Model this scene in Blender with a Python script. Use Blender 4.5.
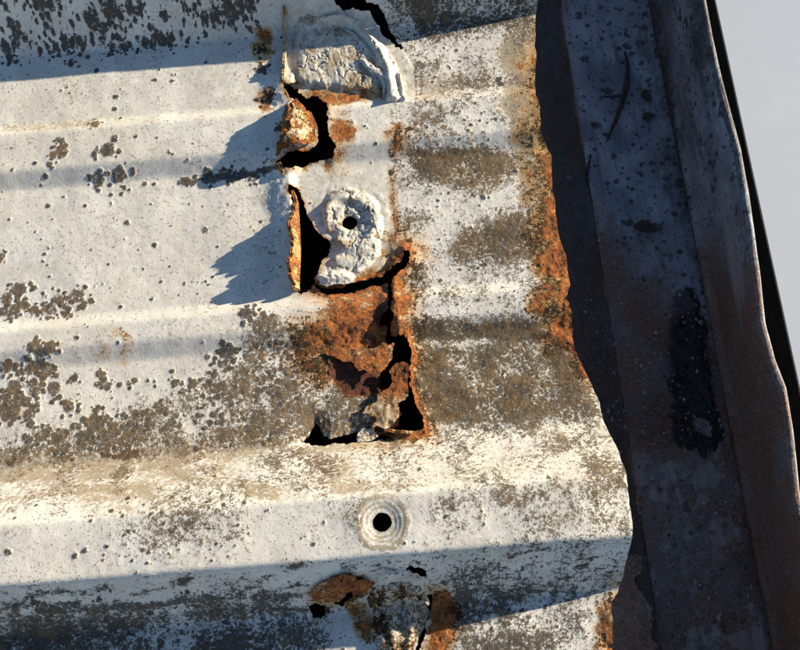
import bpy, math
import numpy as np
from mathutils import Matrix, Vector

scene = bpy.context.scene
for o in list(bpy.data.objects):
    bpy.data.objects.remove(o)
COL = scene.collection

# ------------------------------------------------------------------ camera
MM = 0.001
TILT, ROLL, FPX, DIST = math.radians(19.5), math.radians(4.6), 1000.0, 333.0
fwd = np.array([0, math.sin(TILT), -math.cos(TILT)])
up0 = np.array([0, math.cos(TILT), math.sin(TILT)])
rt0 = np.array([1.0, 0, 0])
RT = math.cos(ROLL) * rt0 - math.sin(ROLL) * up0
UP = math.sin(ROLL) * rt0 + math.cos(ROLL) * up0
EYE = -DIST * fwd                                   # millimetres
cam = bpy.data.cameras.new('camera')
cam.sensor_width = 36.0
cam.lens = FPX * 36.0 / 800.0
cam.clip_start = 0.01
cam.clip_end = 60.0
cam_o = bpy.data.objects.new('camera', cam)
COL.objects.link(cam_o)
m3 = Matrix((RT, UP, -fwd)).transposed()
cam_o.matrix_world = Matrix.Translation(Vector(EYE * MM)) @ m3.to_4x4()
scene.camera = cam_o

# ------------------------------------------------------------------ sun, sky, exposure
SUN = np.array([3.4, 1.15, 1.0])
SUN /= np.linalg.norm(SUN)
SUN_EL = math.asin(SUN[2])
world = bpy.data.worlds.new('World')
scene.world = world
world.use_nodes = True
wn = world.node_tree.nodes
wl = world.node_tree.links
wn.clear()
wo = wn.new('ShaderNodeOutputWorld')
wb = wn.new('ShaderNodeBackground')
ws = wn.new('ShaderNodeTexSky')
ws.sky_type = 'NISHITA'
ws.sun_disc = False
ws.sun_elevation = SUN_EL
ws.sun_rotation = math.atan2(SUN[0], SUN[1])
ws.air_density = 1.0
ws.dust_density = 0.4
ws.ozone_density = 3.0
wb.inputs['Strength'].default_value = 0.068
wl.new(ws.outputs[0], wb.inputs['Color'])
wl.new(wb.outputs[0], wo.inputs['Surface'])

sl = bpy.data.lights.new('sun', 'SUN')
sl.energy = 5.0
sl.angle = math.radians(0.5)
sl.color = (1.0, 0.885, 0.68)
so = bpy.data.objects.new('sun', sl)
COL.objects.link(so)
so.rotation_euler = Vector(SUN).to_track_quat('Z', 'Y').to_euler()
so.location = Vector(SUN * 2)

scene.view_settings.view_transform = 'Standard'
scene.view_settings.look = 'None'
scene.view_settings.gamma = 1.0
scene.view_settings.use_curve_mapping = False
scene.view_settings.exposure = 1.15
scene.render.engine = 'CYCLES'

# ------------------------------------------------------------------ numpy helpers (millimetres)
_tabs = {}


def vnoise(x, y, seed=0):
    if seed not in _tabs:
        _tabs[seed] = np.random.RandomState(1000 + seed).rand(256, 256).astype(np.float32)
    T = _tabs[seed]
    xi = np.floor(x).astype(np.int64)
    yi = np.floor(y).astype(np.int64)
    fx = (x - xi).astype(np.float32)
    fy = (y - yi).astype(np.float32)
    fx = fx * fx * fx * (fx * (fx * 6 - 15) + 10)
    fy = fy * fy * fy * (fy * (fy * 6 - 15) + 10)
    x0 = xi & 255
    x1 = (xi + 1) & 255
    y0 = yi & 255
    y1 = (yi + 1) & 255
    a = T[y0, x0] * (1 - fx) + T[y0, x1] * fx
    b = T[y1, x0] * (1 - fx) + T[y1, x1] * fx
    return a * (1 - fy) + b * fy


def fbm(x, y, size, octaves=4, seed=0, gain=0.5):
    """0..1, mean about 0.5; size = biggest feature in mm"""
    x = x / size
    y = y / size
    s = 0
    a = 1.0
    n = 0
    for i in range(octaves):
        c, d = math.cos(0.6 * i + seed), math.sin(0.6 * i + seed)
        s = s + a * vnoise((x * c - y * d) * 2 ** i + 17.3 * i, (x * d + y * c) * 2 ** i + 5.1 * i, seed + i)
        n += a
        a *= gain
    return s / n


def sm(a, b, x):
    t = np.clip((x - a) / (b - a), 0, 1)
    return t * t * (3 - 2 * t)


# ---- roof sheet profile: two small swages in each pan, big ribs every 208 mm
PITCH = 208.0
PY = [-90, -77.2, -59.5, -38.3, -5.0, 0.8, 8.0, 12.5, 62.0, 68.0, 83.0, 88.0, 118.0]
PZ = [0, 21.0, 21.0, 0, 0, 2.7, 2.7, 0, 0, 3.0, 3.0, 0, 0]
_yy = np.linspace(-92, 116, 2081)[:-1]
_zz = np.interp(_yy, PY, PZ)
_k = np.exp(-0.5 * (np.arange(-30, 31) / 7.5) ** 2)
_k /= _k.sum()
_zz = np.convolve(np.concatenate([_zz[-60:], _zz, _zz[:60]]), _k, 'same')[60:-60]


def profile(y):
    t = (np.asarray(y, dtype=float) + 92) % PITCH - 92
    return np.interp(t, np.append(_yy, 116), np.append(_zz, _zz[0]))


def at(u, v, z=0.0):
    """photo pixel -> point (mm) on the level plane z"""
    d = fwd * FPX + RT * (u - 400) + UP * (325 - v)
    s = (z - EYE[2]) / d[2]
    return EYE + s * d


def on(u, v):
    """photo pixel -> (x, y) where that ray meets the roof sheet"""
    lo, hi = at(u, v, 23.0), at(u, v, -1.0)
    ts = np.linspace(0, 1, 500)
    P = lo[None] + (hi - lo)[None] * ts[:, None]
    below = np.nonzero(P[:, 2] < profile(P[:, 1]))[0]
    p = P[below[0]] if len(below) else hi
    return p[:2]


def poly(pts):
    return np.array([on(*p) for p in pts])


def sdf(P, X, Y):
    """signed distance (mm) to a closed polygon, negative inside"""
    d = np.full(X.shape, 1e9)
    ins = np.zeros(X.shape, bool)
    n = len(P)
    for i in range(n):
        ax, ay = P[i]
        bx, by = P[(i + 1) % n]
        ex, ey = bx - ax, by - ay
        wx, wy = X - ax, Y - ay
        t = np.clip((wx * ex + wy * ey) / (ex * ex + ey * ey + 1e-9), 0, 1)
        d = np.minimum(d, (wx - t * ex) ** 2 + (wy - t * ey) ** 2)
        c = ((ay > Y) != (by > Y))
        if abs(ey) > 1e-9:
            ins ^= c & (X < ex * (Y - ay) / ey + ax)
    d = np.sqrt(d)
    return np.where(ins, -d, d)


def linedist(P, X, Y):
    """distance to an open polyline, and the 0..1 position along it"""
    d = np.full(X.shape, 1e9)
    tt = np.zeros(X.shape)
    n = len(P) - 1
    for i in range(n):
        ax, ay = P[i]
        bx, by = P[i + 1]
        ex, ey = bx - ax, by - ay
        t = np.clip(((X - ax) * ex + (Y - ay) * ey) / (ex * ex + ey * ey + 1e-9), 0, 1)
        q = np.sqrt((X - ax - t * ex) ** 2 + (Y - ay - t * ey) ** 2)
        m = q < d
        d = np.where(m, q, d)
        tt = np.where(m, (i + t) / n, tt)
    return d, tt


def local(fun, P, X, Y, margin, far):
    """evaluate fun only near polygon P"""
    m = (X > P[:, 0].min() - margin) & (X < P[:, 0].max() + margin) & (Y > P[:, 1].min() - margin) & (Y < P[:, 1].max() + margin)
    out = np.full(X.shape, far, dtype=float)
    if m.any():
        out[m] = fun(P, X[m], Y[m])
    return out


# ------------------------------------------------------------------ mesh writer
def grid_mesh(name, X, Y, Z, mat, parent=None, hole=None, attrs=None, thick=0.7, smooth=True):
    """rows x cols grid in mm -> mesh object; hole = signed field, faces where it is negative are cut out,
    the cut follows the zero line and gets a real sheet edge"""
    R, C = X.shape
    X = X.astype(float).copy()
    Y = Y.astype(float).copy()
    idx = np.arange(R * C).reshape(R, C)
    q = np.stack([idx[:-1, :-1], idx[:-1, 1:], idx[1:, 1:], idx[1:, :-1]], -1).reshape(-1, 4)
    if hole is not None:
        hf = hole.ravel()
        neg = (hf < 0)[q].sum(1)
        q = q[neg < 2]
        gy, gx = np.gradient(hole)
        stepx = np.gradient(X, axis=1)
        stepy = np.gradient(Y, axis=0)
        gx = gx / (np.abs(stepx) + 1e-6) * np.sign(stepx)
        gy = gy / (np.abs(stepy) + 1e-6) * np.sign(stepy)
        g2 = gx * gx + gy * gy + 1e-3
    e = np.concatenate([q[:, [0, 1]], q[:, [1, 2]], q[:, [2, 3]], q[:, [3, 0]]])
    key = np.minimum(e[:, 0], e[:, 1]).astype(np.int64) * (R * C) + np.maximum(e[:, 0], e[:, 1])
    _, first, cnt = np.unique(key, return_index=True, return_counts=True)
    be = e[first[cnt == 1]]
    bv = np.unique(be)
    if hole is not None:
        m = np.zeros(R * C, bool)
        m[bv] = True
        m = m.reshape(R, C) & (np.abs(hole) < 1.2)
        st = np.clip(-hole / g2, -0.6, 0.6)
        lim = 0.55 * np.abs(stepx)
        X = np.where(m, X + np.clip(st * gx, -lim, lim), X)
        lim = 0.55 * np.abs(stepy)
        Y = np.where(m, Y + np.clip(st * gy, -lim, lim), Y)
    V = np.stack([X.ravel(), Y.ravel(), Z.ravel()], 1)
    # sheet edge
    remap = np.full(R * C, -1, np.int64)
    nb = len(bv)
    remap[bv] = np.arange(nb)
    top = V[bv]
    low = top.copy()
    low[:, 2] -= thick
    base = R * C
    V = np.concatenate([V, top, low])
    a, b = remap[be[:, 0]] + base, remap[be[:, 1]] + base
    rim = np.stack([b, a, a + nb, b + nb], 1)
    F = np.concatenate([q, rim])
    used = np.unique(F)
    rm = np.full(len(V), -1, np.int64)
    rm[used] = np.arange(len(used))
    F = rm[F]
    me = bpy.data.meshes.new(name)
    me.vertices.add(len(used))
    me.vertices.foreach_set('co', (V[used] * MM).astype(np.float32).ravel())
    me.loops.add(F.size)
    me.loops.foreach_set('vertex_index', F.astype(np.int32).ravel())
    me.polygons.add(len(F))
    me.polygons.foreach_set('loop_start', np.arange(0, F.size, 4, dtype=np.int32))
    me.polygons.foreach_set('loop_total', np.full(len(F), 4, np.int32))
    me.polygons.foreach_set('use_smooth', np.full(len(F), smooth, bool))
    for k, arr in (attrs or {}).items():
        f = np.asarray(arr, dtype=np.float32)
        if f.shape != (R, C):
            f = np.full((R, C), float(arr), np.float32)
        f = f.ravel()
        f = np.concatenate([f, f[bv], f[bv]])
        if k == 'rust':
            f[base:] = f[base:] + 0.12
        at_ = me.attributes.new(k, 'FLOAT', 'POINT')
        at_.data.foreach_set('value', f[used])
    me.update()
    me.validate()
    me.materials.append(mat)
    o = bpy.data.objects.new(name, me)
    COL.objects.link(o)
    o.parent = parent
    return o


def raw_mesh(name, verts, faces, mat, parent=None, smooth=True):
    me = bpy.data.meshes.new(name)
    me.from_pydata([tuple(np.array(v) * MM) for v in verts], [], faces)
    me.update()
    for p in me.polygons:
        p.use_smooth = smooth
    me.materials.append(mat)
    o = bpy.data.objects.new(name, me)
    COL.objects.link(o)
    o.parent = parent
    return o


def box(name, x0, x1, y0, y1, z0, z1, mat, parent=None, bevel=1.0):
    v = [(x, y, z) for z in (z0, z1) for y in (y0, y1) for x in (x0, x1)]
    f = [(0, 2, 3, 1), (4, 5, 7, 6), (0, 1, 5, 4), (2, 6, 7, 3), (0, 4, 6, 2), (1, 3, 7, 5)]
    o = raw_mesh(name, v, f, mat, parent, False)
    b = o.modifiers.new('bevel', 'BEVEL')
    b.width = bevel * MM
    b.segments = 2
    return o


def empty(name, loc=(0, 0, 0)):
    o = bpy.data.objects.new(name, None)
    o.empty_display_size = 0.02
    COL.objects.link(o)
    o.location = Vector(loc) * MM
    return o


def tag(o, label, cat, kind=None, group=None):
    o['label'] = label
    if cat:
        o['category'] = cat
    if kind:
        o['kind'] = kind
    if group:
        o['group'] = group
    return o


# ------------------------------------------------------------------ materials
class NT:
    def __init__(self, name):
        self.m = bpy.data.materials.new(name)
        self.m.use_nodes = True
        self.n = self.m.node_tree.nodes
        self.l = self.m.node_tree.links
        self.n.clear()
        self.out = self.n.new('ShaderNodeOutputMaterial')
        self.b = self.n.new('ShaderNodeBsdfPrincipled')
        self.l.new(self.b.outputs[0], self.out.inputs['Surface'])
        tc = self.n.new('ShaderNodeTexCoord')
        sc = self.n.new('ShaderNodeVectorMath')
        sc.operation = 'SCALE'
        sc.inputs['Scale'].default_value = 1000.0
        self.l.new(tc.outputs['Object'], sc.inputs[0])
        self.mm = sc.outputs[0]

    def put(self, sock, val):
        if hasattr(val, 'is_linked') or hasattr(val, 'links'):
            self.l.new(val, sock)
        else:
            sock.default_value = val

    def noise(self, size, detail=3, rough=0.55, stretch=None, dist=0.0):
        n = self.n.new('ShaderNodeTexNoise')
        n.inputs['Scale'].default_value = 1.0 / size
        n.inputs['Detail'].default_value = detail
        n.inputs['Roughness'].default_value = rough
        n.inputs['Distortion'].default_value = dist
        v = self.mm
        if stretch:
            mp = self.n.new('ShaderNodeMapping')
            mp.inputs['Scale'].default_value = stretch
            self.l.new(v, mp.inputs[0])
            v = mp.outputs[0]
        self.l.new(v, n.inputs['Vector'])
        return n.outputs['Fac']

    def voro(self, size, feature='F1', rnd=1.0):
        n = self.n.new('ShaderNodeTexVoronoi')
        n.feature = feature
        n.inputs['Scale'].default_value = 1.0 / size
        n.inputs['Randomness'].default_value = rnd
        self.l.new(self.mm, n.inputs['Vector'])
        return n

    def attr(self, name):
        n = self.n.new('ShaderNodeAttribute')
        n.attribute_name = name
        return n.outputs['Fac']

    def math(self, op, a, b=0.0, c=None, clamp=False):
        n = self.n.new('ShaderNodeMath')
        n.operation = op
        n.use_clamp = clamp
        self.put(n.inputs[0], a)
        self.put(n.inputs[1], b)
        if c is not None:
            self.put(n.inputs[2], c)
        return n.outputs[0]

    def step(self, x, a, b):
        n = self.n.new('ShaderNodeMapRange')
        n.interpolation_type = 'SMOOTHSTEP'
        self.put(n.inputs['Value'], x)
        n.inputs['From Min'].default_value = a
        n.inputs['From Max'].default_value = b
        return n.outputs[0]

    def mix(self, f, a, b, mode='MIX'):
        n = self.n.new('ShaderNodeMix')
        n.data_type = 'RGBA'
        n.blend_type = mode
        self.put(n.inputs[0], f)
        for s, v in ((n.inputs[6], a), (n.inputs[7], b)):
            if isinstance(v, tuple):
                v = (*v, 1.0)
            self.put(s, v)
        return n.outputs[2]

    def bump(self, h, dist, strength=1.0, prev=None):
        n = self.n.new('ShaderNodeBump')
        n.inputs['Strength'].default_value = strength
        n.inputs['Distance'].default_value = dist * MM
        self.put(n.inputs['Height'], h)
        if prev is not None:
            self.l.new(prev, n.inputs['Normal'])
        return n.outputs[0]


def weathered_sheet():
    t = NT('weathered_white_sheet')
    rust, lich, dirt, ldark, seal = (t.attr(k) for k in ('rust', 'lichen', 'dirt', 'ldark', 'sealant'))
    n0 = t.noise(45, 4, 0.6)
    n1 = t.noise(12, 5, 0.65)
    n2 = t.noise(2.6, 5, 0.65)
    n3 = t.noise(0.6, 4, 0.75)
    n4 = t.noise(5.0, 6, 0.7)
    n5 = t.noise(1.3, 4, 0.7)
    c2, c3, c4, c5 = (t.math('SUBTRACT', n, 0.5) for n in (n2, n3, n4, n5))

    def add(base, *terms):
        for src, k in terms:
            base = t.math('MULTIPLY_ADD', src, k, base)
        return base
    # old white paint: chalky, with grime in its pores
    paint = t.mix(t.step(n1, 0.35, 0.65), (0.61, 0.575, 0.515), (0.75, 0.715, 0.64))
    paint = t.mix(t.math('MULTIPLY', t.step(n0, 0.45, 0.7), 0.5), paint, (0.60, 0.55, 0.45))
    paint = t.mix(t.math('MULTIPLY', t.step(n3, 0.54, 0.68), 0.6), paint, (0.30, 0.27, 0.23))
    paint = t.mix(t.math('MULTIPLY', t.step(n5, 0.40, 0.28), 0.6), paint, (0.78, 0.75, 0.69))
    sp = t.voro(1.9)
    sz = t.n.new('ShaderNodeSeparateColor')
    t.l.new(sp.outputs['Color'], sz.inputs[0])
    spk = t.math('MULTIPLY', t.step(add(sp.outputs['Distance'], (c3, 0.25)), 0.15, 0.08), t.step(sz.outputs[0], 0.80, 0.86))
    paint = t.mix(t.math('MULTIPLY', spk, 0.8), paint, (0.10, 0.085, 0.07))
    sealc = t.mix(t.step(n2, 0.35, 0.65), (0.48, 0.44, 0.375), (0.73, 0.69, 0.60))
    sealc = t.mix(t.math('MULTIPLY', t.step(n5, 0.57, 0.68), 0.45), sealc, (0.24, 0.21, 0.17))
    paint = t.mix(seal, paint, sealc)
    # brown dirt film, broken up
    df = t.step(add(dirt, (c4, 1.0), (c5, 2.3), (c3, 1.2)), 0.20, 0.75)
    film = t.mix(t.step(n5, 0.35, 0.65), (0.17, 0.115, 0.06), (0.42, 0.32, 0.185))
    col = t.mix(t.math('MULTIPLY', df, 0.85), paint, film)
    # rust
    rsum = add(rust, (c4, 1.7), (c2, 1.1), (c3, 1.1))
    stain = t.step(add(rust, (c4, 0.9), (c5, 0.5)), 0.06, 0.50)
    full = t.step(rsum, 0.42, 0.62)
    deep = t.step(rsum, 0.84, 1.10)
    col = t.mix(t.math('MULTIPLY', stain, 0.85), col, t.mix(t.step(n2, 0.35, 0.65), (0.42, 0.19, 0.045), (0.60, 0.36, 0.11)))
    rcol = t.mix(t.step(n2, 0.33, 0.66), (0.20, 0.055, 0.018), (0.58, 0.205, 0.05))
    rcol = t.mix(t.math('MULTIPLY', t.step(n3, 0.52, 0.68), 0.7), rcol, (0.10, 0.036, 0.019))
    rcol = t.mix(t.math('MULTIPLY', t.step(n5, 0.60, 0.70), 0.7), rcol, (0.55, 0.36, 0.20))
    col = t.mix(full, col, rcol)
    dcol = t.mix(t.step(n2, 0.35, 0.65), (0.035, 0.017, 0.014), (0.13, 0.045, 0.025))
    col = t.mix(deep, col, dcol)
    # lichen crust: the attribute is the share covered, the grain decides where
    ls = add(lich, (c5, 1.4), (c3, 2.3), (c2, 0.8))
    lf = t.step(ls, 0.32, 0.70)
    lc = t.mix(t.step(n2, 0.35, 0.65), (0.045, 0.027, 0.011), (0.165, 0.098, 0.042))
    lc = t.mix(t.math('MULTIPLY', t.step(n3, 0.53, 0.66), 0.8), lc, (0.44, 0.29, 0.14))
    lc = t.mix(t.math('MULTIPLY', t.step(n5, 0.46, 0.36), 0.75), lc, (0.035, 0.025, 0.017))
    lk = t.mix(t.step(n3, 0.35, 0.68), (0.012, 0.011, 0.010), (0.070, 0.062, 0.054))
    lc = t.mix(ldark, lc, lk)
    col = t.mix(t.math('MULTIPLY', lf, 0.93), col, lc)
    t.l.new(col, t.b.inputs['Base Color'])
    rough = t.math('ADD', 0.6, t.math('MULTIPLY', t.math('MAXIMUM', lf, full), 0.33))
    t.l.new(rough, t.b.inputs['Roughness'])
    t.b.inputs['Specular IOR Level'].default_value = 0.22
    b = t.bump(n2, 0.22, 0.5)
    b = t.bump(n3, 0.14, 0.6, b)
    b = t.bump(t.math('MULTIPLY', lf, t.math('ADD', n3, 0.2)), 0.28, 0.7, b)
    b = t.bump(t.math('MULTIPLY', full, t.math('ADD', n4, n3)), 0.7, 0.8, b)
    b = t.bump(t.math('MULTIPLY', seal, n2), 0.25, 0.4, b)
    t.l.new(b, t.b.inputs['Normal'])
    return t.m


def gutter_metal():
    t = NT('rusted_gutter_steel')
    rust, pale, dark = t.attr('rust'), t.attr('pale'), t.attr('dark')
    n1 = t.noise(22, 5, 0.6)
    n2 = t.noise(3.0, 4, 0.65)
    n3 = t.noise(0.8, 3, 0.7)
    ns = t.noise(3.0, 4, 0.6, stretch=(1.0, 0.12, 1.0))
    base = t.mix(t.step(n1, 0.35, 0.65), (0.20, 0.215, 0.25), (0.40, 0.43, 0.48))
    base = t.mix(t.step(ns, 0.45, 0.8), base, (0.13, 0.125, 0.12))
    for size, thr, cut in ((5.0, 0.24, 0.35), (2.2, 0.22, 0.4), (9.0, 0.2, 0.45), (3.3, 0.24, 0.5)):
        v = t.voro(size)
        d = t.math('ADD', v.outputs['Distance'], t.math('ADD', t.math('MULTIPLY', t.math('SUBTRACT', n3, 0.5), 0.5), t.math('MULTIPLY', t.math('SUBTRACT', n2, 0.5), 0.5)))
        sep = t.n.new('ShaderNodeSeparateColor')
        t.l.new(v.outputs['Color'], sep.inputs[0])
        f = t.math('MULTIPLY', t.step(d, thr + 0.05, thr - 0.05), t.step(sep.outputs[0], cut, cut + 0.05))
        base = t.mix(t.math('MULTIPLY', f, 0.85), base, (0.045, 0.038, 0.036))
    rs = t.math('ADD', rust, t.math('MULTIPLY', t.math('SUBTRACT', n1, 0.5), 0.5))
    rs = t.math('ADD', rs, t.math('MULTIPLY', t.math('SUBTRACT', n2, 0.5), 0.8))
    rf = t.step(rs, 0.30, 0.72)
    rc = t.mix(n2, (0.055, 0.03, 0.02), (0.34, 0.18, 0.115))
    rc = t.mix(t.step(n1, 0.42, 0.62), rc, t.mix(n2, (0.08, 0.062, 0.052), (0.30, 0.245, 0.215)))
    rc = t.mix(t.step(n3, 0.55, 0.70), rc, (0.42, 0.32, 0.26))
    rc = t.mix(t.step(n3, 0.42, 0.32), rc, (0.02, 0.016, 0.014))
    col = t.mix(rf, base, rc)
    pf = t.step(t.math('ADD', pale, t.math('MULTIPLY', t.math('SUBTRACT', ns, 0.5), 1.2)), 0.25, 0.85)
    col = t.mix(t.math('MULTIPLY', pf, 0.85), col, t.mix(n2, (0.28, 0.26, 0.245), (0.46, 0.44, 0.42)))
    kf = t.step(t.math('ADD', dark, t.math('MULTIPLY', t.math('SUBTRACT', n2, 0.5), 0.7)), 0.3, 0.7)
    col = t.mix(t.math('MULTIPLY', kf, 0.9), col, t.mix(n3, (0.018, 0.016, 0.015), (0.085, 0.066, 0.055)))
    t.l.new(col, t.b.inputs['Base Color'])
    t.l.new(t.math('ADD', 0.5, t.math('MULTIPLY', rf, 0.35)), t.b.inputs['Roughness'])
    t.b.inputs['Specular IOR Level'].default_value = 0.3
    b = t.bump(n2, 0.6, 0.8)
    b = t.bump(n3, 0.35, 0.8, b)
    t.l.new(b, t.b.inputs['Normal'])
    return t.m


def plain(name, c0, c1, size, rough=0.8, bump=0.2, spec=0.25):
    t = NT(name)
    n = t.noise(size, 5, 0.65)
    t.l.new(t.mix(t.step(n, 0.3, 0.7), c0, c1), t.b.inputs['Base Color'])
    t.b.inputs['Roughness'].default_value = rough
    t.b.inputs['Specular IOR Level'].default_value = spec
    t.l.new(t.bump(t.noise(size * 0.4, 4, 0.7), bump, 0.7), t.b.inputs['Normal'])
    return t.m


M_SHEET = weathered_sheet()
M_GUT = gutter_metal()
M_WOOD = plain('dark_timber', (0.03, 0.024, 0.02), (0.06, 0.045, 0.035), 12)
M_UNDER = plain('black_backing', (0.008, 0.007, 0.006), (0.016, 0.013, 0.011), 15)  # near-black colour stands for the unlit roof space
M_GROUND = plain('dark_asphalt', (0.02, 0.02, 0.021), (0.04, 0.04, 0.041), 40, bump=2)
M_PANEL = plain('pale_grey_painted_panel', (0.475, 0.525, 0.60), (0.50, 0.55, 0.625), 90, 0.55, 0.05)
M_TWIG = plain('twig_bark', (0.03, 0.026, 0.024), (0.08, 0.066, 0.058), 1.5)
M_LEAF = plain('dead_leaf', (0.04, 0.03, 0.024), (0.10, 0.085, 0.075), 2.0)
M_SLUDGE = plain('wet_black_sludge', (0.008, 0.008, 0.009), (0.05, 0.044, 0.042), 1.2, 0.6, 0.5, 0.4)
M_GRIT = plain('pale_grit', (0.06, 0.042, 0.035), (0.48, 0.42, 0.38), 3.0)
M_CHIP = plain('grey_paint_chip', (0.10, 0.10, 0.10), (0.24, 0.23, 0.22), 2.0)

# ------------------------------------------------------------------ setting: ground, panel below, dark backing and light blockers under the sheet
gnd = raw_mesh('ground', [(-9000, -9000, -820), (9000, -9000, -820), (9000, 9000, -820), (-9000, 9000, -820)], [(0, 1, 2, 3)], M_GROUND, None, False)
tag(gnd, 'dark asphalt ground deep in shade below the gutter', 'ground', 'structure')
pnl = box('canopy_panel', 227.5, 2600, -2000, 2600, -252, -250, M_PANEL, None, 0.4)
tag(pnl, 'smooth pale grey panel beyond the gutter, lying lower down in the sun', 'panel')
und = box('dark_backing', -700, 47.5, -700, 700, -60, -48, M_UNDER, None, 1.0)  # flat sheet whose colour gives the darkness behind the holes
tag(und, 'black underlay put below the rust holes to give the dark of the roof space', 'backing', 'structure')
fas = box('blocking_fascia', 47.6, 53.5, -700, 700, -220, -1.6, M_WOOD, None, 1.0)  # added to keep low sun out of the space behind the holes
tag(fas, 'dark timber fascia board added under the sheet end to block low sun', 'board')

hw = box('blocking_wall', -200, 40, -2500, 2600, -820, -62, M_WOOD, None, 1.0)  # unseen, added to block light reaching the ground from the left
tag(hw, 'dark unseen wall added below the fascia board to block sky light', 'wall', 'structure')

# ------------------------------------------------------------------ roof sheet
roof = empty('roof_sheet')
tag(roof, 'rusted white ribbed roof sheet with torn holes and brown lichen', 'roof sheet')

EDGE = [(538, -60), (538, 0), (536, 30), (537, 60), (536, 95), (541, 106), (541, 130), (546, 142), (552, 155), (553, 175), (556, 200), (557, 215),
        (560, 235), (567, 258), (571, 285), (568, 297), (573, 315), (573, 340), (580, 358), (590, 380), (600, 400), (607, 425), (617, 445),
        (626, 468), (630, 490), (634, 525), (630, 550), (624, 575), (618, 592), (613, 602), (613, 650), (613, 690)]
ep = np.array([on(*p) for p in EDGE])
ep = ep[np.argsort(ep[:, 1])]


def edge_x(y):
    e = np.interp(y, ep[:, 1], ep[:, 0])
    return e + (fbm(y, y * 0 + 3.3, 5.0, 4, 77) - 0.5) * 1.1


H = 0.36
ys = np.concatenate([-114 - np.cumsum(1.0 * 1.05 ** np.arange(60))[::-1], np.arange(-114, 140, H), 140 + np.cumsum(1.0 * 1.05 ** np.arange(60))])
xs = np.concatenate([-146 - np.cumsum(1.0 * 1.06 ** np.arange(56))[::-1], np.arange(-146, 57.01, H)])
GX0, GY0 = 56, 60                                    # first index of the fine zone
X, Y = np.meshgrid(xs, ys)
wX = sm(32, 57, X)
X = X + (edge_x(Y) - 57) * wX
BASE = profile(Y)

nzA = fbm(X, Y, 3.0, 4, 1)
nzB = fbm(X, Y, 9.0, 4, 11)
nzC = fbm(X, Y, 1.2, 3, 21)
nzD = fbm(X, Y, 28.0, 4, 31)


def region(pts, soft=3.0, jag=3.0):
    """soft 0..1 field for an area given by photo points"""
    P = poly(pts)
    d = local(sdf, P, X, Y, soft + jag + 2, 99.0)
    d = d + (nzB - 0.5) * 2 * jag
    return sm(soft, -soft, d)


def spot(u, v, r, soft=1.0):
    c = on(u, v)
    R = r / 3.0
    d = np.sqrt((X - c[0]) ** 2 + (Y - c[1]) ** 2)
    return sm(R * (1 + soft * 0.5), R * (1 - soft * 0.5), d + (nzA - 0.5) * R * 1.0)


# ---- holes
HOLES = {
    'top': [(328, -8), (334, 2), (340, 7), (345, 11), (358, 8), (370, 11), (375, 19), (379, 29), (389, 42), (401, 50), (405, 49), (396, 39), (388, 26), (383, 14), (378, 5), (366, 1), (356, -8)],
    'main': [(283, 84), (291, 86), (298, 83), (300, 95), (306, 98), (318, 97), (327, 105), (329, 118), (328, 132), (335, 147), (331, 159), (313, 162), (303, 168), (288, 172), (277, 166),
             (287, 156), (300, 152), (311, 149), (317, 142), (318, 130), (313, 117), (307, 111), (300, 115), (296, 104), (288, 100), (284, 94)],
    'strip': [(290, 186), (298, 190), (304, 203), (308, 214), (314, 227), (324, 237), (331, 243), (329, 255), (321, 261), (318, 275), (312, 289), (302, 294), (297, 291), (298, 260), (297, 225), (296, 206), (289, 195)],
    'crack': [(313, 283), (322, 288), (340, 287), (360, 281), (384, 275), (394, 267), (402, 261), (404, 250), (409, 253), (408, 264), (401, 272), (392, 279), (392, 290), (393, 299), (391, 309),
              (395, 312), (394, 320), (390, 324), (390, 332), (392, 337), (405, 335), (408, 346), (412, 354), (412, 364), (409, 371), (409, 385), (412, 393), (416, 405), (423, 419), (425, 430), (410, 434), (393, 433), (383, 430),
              (397, 425), (400, 414), (391, 389), (385, 392), (381, 384), (381, 372), (389, 362), (393, 350), (386, 340), (387, 326), (381, 323), (379, 314), (387, 309), (389, 298), (387, 283), (370, 287), (345, 294), (328, 296), (318, 291)],
    'fold': [(304, 441), (309, 433), (314, 421), (319, 426), (323, 433), (331, 437), (346, 433), (360, 430), (366, 437), (376, 437), (380, 431), (384, 431), (392, 437), (378, 440), (358, 441), (336, 444), (312, 446)],
    'under_mound': [(334, 594), (345, 591), (353, 590), (352, 597), (346, 602), (336, 606), (331, 601)],
    'pin': [(406, 570), (410, 566), (419, 566), (424, 571), (426, 577), (419, 576), (412, 573)],
    'mound_side': [(426, 593), (432, 597), (430, 612), (426, 630), (421, 648), (417, 662), (412, 662), (418, 640), (423, 615)],
    'mound_left': [(311, 606), (320, 603), (327, 606), (323, 616), (312, 618)],
}
hole = np.full(X.shape, 99.0)
warpx = X + (nzC - 0.5) * 1.3 + (nzA - 0.5) * 1.2
warpy = Y + (np.roll(nzC, 37, 0) - 0.5) * 1.3 + (np.roll(nzA, 53, 1) - 0.5) * 1.2
HP = {}
HD = {}
for k, pts in HOLES.items():
    HP[k] = poly(pts)
    HD[k] = local(sdf, HP[k], warpx, warpy, 40 if k in ('main', 'strip', 'crack') else 14, 99.0)
    hole = np.minimum(hole, HD[k])
SCREW1 = on(350, 223)
SCREW2 = on(382, 522)
dS1 = np.hypot(X - SCREW1[0], Y - SCREW1[1])
dS2 = np.hypot(X - SCREW2[0], (Y - SCREW2[1]))
hole = np.minimum(hole, dS1 - 2.9 + (nzC - 0.5) * 0.5)
hole = np.minimum(hole, dS2 - 2.75 + (nzC - 0.5) * 0.35)

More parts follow.
